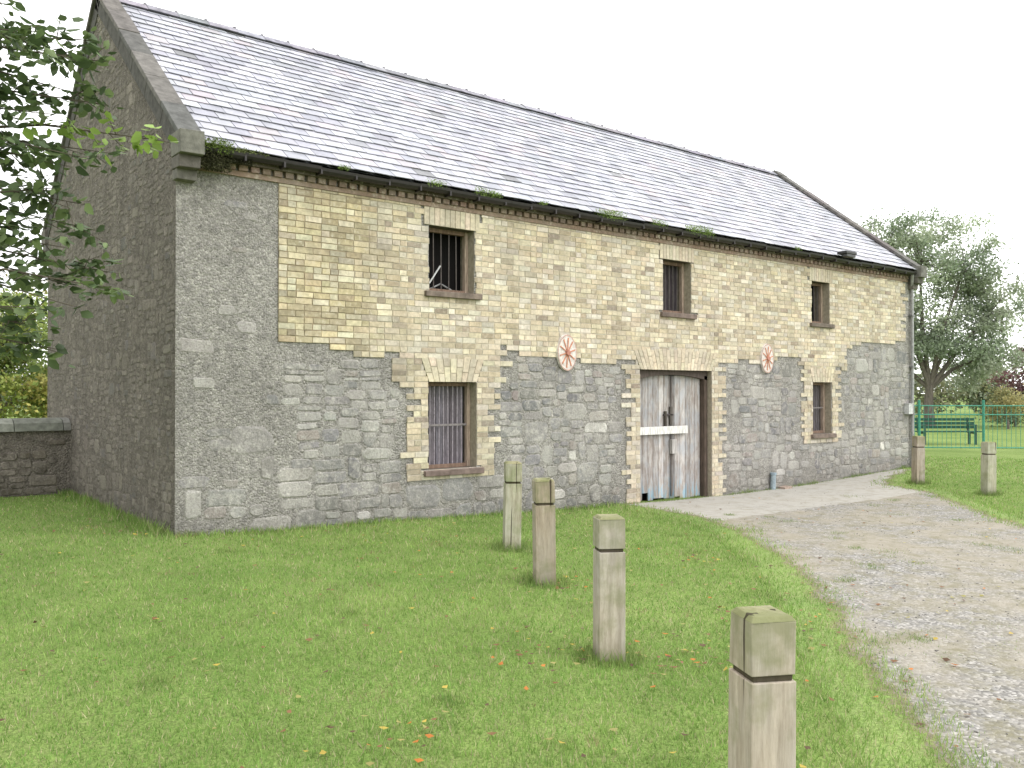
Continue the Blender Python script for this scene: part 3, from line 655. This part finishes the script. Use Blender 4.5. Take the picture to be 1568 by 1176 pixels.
tree('garden_shrub',(38,12,-.2),[((0,0,1.0),(1.4,1.2,.8))],24,4000,.12,[(.26,.3,.13),(.3,.3,.14)],.07,.5,.25,14)
tree('garden_shrub',(41,7.5,-.2),[((0,0,1.1),(.9,.9,1.0))],16,2600,.12,[(.34,.3,.13),(.26,.26,.12)],.06,.5,.25,15)
tree('garden_shrub',(44.5,8.5,-.2),[((0,0,.9),(1.8,1.0,.7))],20,3000,.13,[(.14,.18,.1),(.18,.22,.12)],.06,.5,.25,16)
YG=[(.25,.32,.08),(.33,.38,.1),(.38,.35,.1),(.19,.25,.07)]
tree('sycamore_tree',(1.6,24.5,0),[((0,0,3.3),(2.6,2,1.8)),((-2.0,0,2.6),(2,2,1.6)),((1.8,0,1.6),(2.2,2,1.4))],80,20000,.16,YG,.18,1.2,.4,17)
tree('sycamore_tree',(-4.2,21.5,0),[((0,0,2.0),(2.6,2,1.8)),((2.0,0,1.2),(2,2,1.1))],50,11000,.16,YG,.18,1.0,.4,18)
rng=np.random.default_rng(30)
hl=[]
for (a,b_,hh,m) in (((48,44),(96,-12),3.2,230),((-60,60),(40,70),4.5,120)):
    for i in range(m):
        f=rng.random(); q=np.array([a[0]+(b_[0]-a[0])*f,a[1]+(b_[1]-a[1])*f,0])+rng.normal(size=3)*np.array([1,1,0]); top=hh*(.55+.6*rng.random()); hl.append(q+Zv*rng.uniform(.1,1)*top)
hl=np.array(hl); nl=40000; k=rng.integers(0,len(hl),nl); cc=np.array([(.2,.24,.15),(.26,.28,.16),(.23,.25,.19),(.3,.3,.18)])[rng.integers(0,4,len(hl))]
v_,f_,c_=leafquads(hl[k]+rng.normal(size=(nl,3))*np.array([1,1,.5])*.8,np.full(nl,.42),cc[k]*rng.uniform(.7,1.3,(nl,1))); np_mesh('distant_hedgerow',v_,f_,c_,m_leaf)

# near tree (trunk outside the frame on the left), limbs reach toward the barn
rng=np.random.default_rng(77); random.seed(77)
ash=empty('overhanging_tree'); base=np.array([-3.9,-1.1,0.]); tk=MB(); bc=(.1,.085,.065)
tk.tube([base-Zv*.3,base+Zv*1.2,base+Zv*2.6+Rv*.05,base+Zv*4.0-Rv*.1,base+Zv*5.4],[.2,.16,.13,.08,.03],bc,9)
LP=[];LC=[]
targets=[(3.0,0,4.15),(2.75,.3,4.0),(3.42,.1,3.58),(2.95,-.2,3.38),(2.75,.2,3.12),(2.8,.4,2.62),(3.15,.0,2.42),(2.7,-.3,2.25),(2.6,.4,4.35),(2.6,0,3.75),(2.65,.2,2.5),(2.6,.1,3.2),(2.8,.5,3.6),(2.75,-.4,4.2),(2.5,.2,2.0),(2.9,.2,3.9),(2.4,0,2.9),(2.45,-.3,4.45),(2.55,.3,3.45),(2.85,-.1,2.3),(2.75,.3,2.95),(2.7,.0,2.75),(2.55,-.2,2.15),(2.85,.1,4.35)]
ext=[(rng.uniform(-2.6,2.2),rng.uniform(-2.4,2.4),rng.uniform(2.2,6)) for _ in range(30)]
for ti,tg in enumerate(targets+ext):
    end=base+Rv*tg[0]+Fv*tg[1]+Zv*tg[2]; st_=base+Zv*min(5.2,max(1.6,tg[2]-rng.uniform(.2,.9)))
    pts=[st_+(end-st_)*f+Zv*.35*math.sin(f*math.pi)*1+rng.normal(size=3)*.05*(0<f<1) for f in (0,.25,.5,.75,1)]
    tk.tube(pts,[.03,.022,.015,.009,.003],bc,6)
    pa=np.array(pts)
    for s in range(20 if ti<24 else 15):
        f=rng.uniform(.45,1.0); i=min(3,int(f*4)); p=pa[i]+(pa[i+1]-pa[i])*(f*4-i)
        d=(end-st_)/np.linalg.norm(end-st_)*.5+rng.normal(size=3)*np.array([.55,.55,.4]); d/=np.linalg.norm(d); ln=rng.uniform(.1,.3)
        if s==0: p=end; d=(end-st_)/np.linalg.norm(end-st_); ln=.15
        q=p+d*ln-Zv*.05; tk.tube([p,q],[.004,.002],bc,4)
        m=7
        for j in range(m):
            LP.append(p+(q-p)*(j+1)/m+rng.normal(size=3)*.04)
            LC.append((np.array([.22,.32,.07]) if ti==2 else np.array([(.07,.105,.045),(.1,.145,.06),(.14,.19,.075)][rng.integers(0,3)])))  # one sprig painted brighter yellow-green, as leaves catching light
tk.obj('trunk_and_limbs',m_bark,ash)
LP=np.array(LP);LC=np.array(LC)*rng.uniform(.7,1.3,(len(LP),1))
n=len(LP); d=rng.normal(size=(n,3))*np.array([1,1,.5])-Zv*.35; d/=np.linalg.norm(d,axis=1,keepdims=True); u=np.cross(d,Zv+rng.normal(size=(n,3))*.5); u/=np.linalg.norm(u,axis=1,keepdims=True); nm=np.cross(d,u); s=(.11*rng.uniform(.55,1.2,n))[:,None]
Vv=np.stack([LP,LP+d*s*.3+u*s*.3+nm*s*.07,LP+d*s*.7+u*s*.22+nm*s*.05,LP+d*s,LP+d*s*.7-u*s*.22+nm*s*.05,LP+d*s*.3-u*s*.3+nm*s*.07],1)
b6=6*np.arange(n)[:,None]; F=np.concatenate([b6+np.array([0,1,2,3]),b6+np.array([0,3,4,5])]); np_mesh('foliage',Vv.reshape(-1,3),F,np.repeat(LC,6,0),m_leaf,ash)

# ---------------------------------------------------------------- light, sky, camera
el=math.radians(50); sd=Vector((.45,-.85,0)).normalized()*math.cos(el)+Vector((0,0,math.sin(el)))
sun=bpy.data.lights.new('sun','SUN'); sun.energy=1.3; sun.angle=math.radians(40); sun.color=(1,.985,.96)
so=link(bpy.data.objects.new('sun',sun)); so.rotation_euler=sd.to_track_quat('Z','Y').to_euler(); so.location=(0,-20,20)
w=bpy.data.worlds.new('World'); scene.world=w; w.use_nodes=True; nt=w.node_tree; nt.nodes.clear()
out=nt.nodes.new('ShaderNodeOutputWorld'); bg=nt.nodes.new('ShaderNodeBackground'); bg.inputs[1].default_value=.15
sky=nt.nodes.new('ShaderNodeTexSky'); sky.sky_type='NISHITA'; sky.sun_disc=False; sky.sun_elevation=el; sky.sun_rotation=math.atan2(sd.x,sd.y)
tc=nt.nodes.new('ShaderNodeTexCoord'); dp=nt.nodes.new('ShaderNodeVectorMath'); dp.operation='DOT_PRODUCT'; dp.inputs[1].default_value=(.7,-.35,.4)
nt.links.new(tc.outputs['Generated'],dp.inputs[0])
rp=nt.nodes.new('ShaderNodeMapRange'); rp.inputs['From Min'].default_value=-1; rp.inputs['From Max'].default_value=1; rp.inputs['To Min'].default_value=8.5; rp.inputs['To Max'].default_value=17.5
nt.links.new(dp.outputs['Value'],rp.inputs['Value'])
ns=nt.nodes.new('ShaderNodeTexNoise'); ns.inputs['Scale'].default_value=2; ns.inputs['Detail'].default_value=4; nt.links.new(tc.outputs['Generated'],ns.inputs['Vector'])
ma=nt.nodes.new('ShaderNodeMath'); ma.operation='MULTIPLY_ADD'; ma.inputs[1].default_value=3; nt.links.new(ns.outputs[0],ma.inputs[0]); nt.links.new(rp.outputs[0],ma.inputs[2])
cb=nt.nodes.new('ShaderNodeCombineColor'); 
for i in range(3): nt.links.new(ma.outputs[0],cb.inputs[i])
mx=nt.nodes.new('ShaderNodeMix'); mx.data_type='RGBA'; mx.inputs[0].default_value=.93
nt.links.new(sky.outputs[0],mx.inputs[6]); nt.links.new(cb.outputs[0],mx.inputs[7]); nt.links.new(mx.outputs[2],bg.inputs[0]); nt.links.new(bg.outputs[0],out.inputs[0])
cam=bpy.data.cameras.new('camera'); cam.lens=30.3; cam.sensor_width=36; cam.clip_end=3000
co=link(bpy.data.objects.new('camera',cam)); co.location=(-3.08,-10.04,1.64); co.rotation_euler=(math.radians(90.52),0,math.radians(-38.4)); scene.camera=co
scene.view_settings.view_transform='Standard'; scene.view_settings.look='None'; scene.view_settings.exposure=0
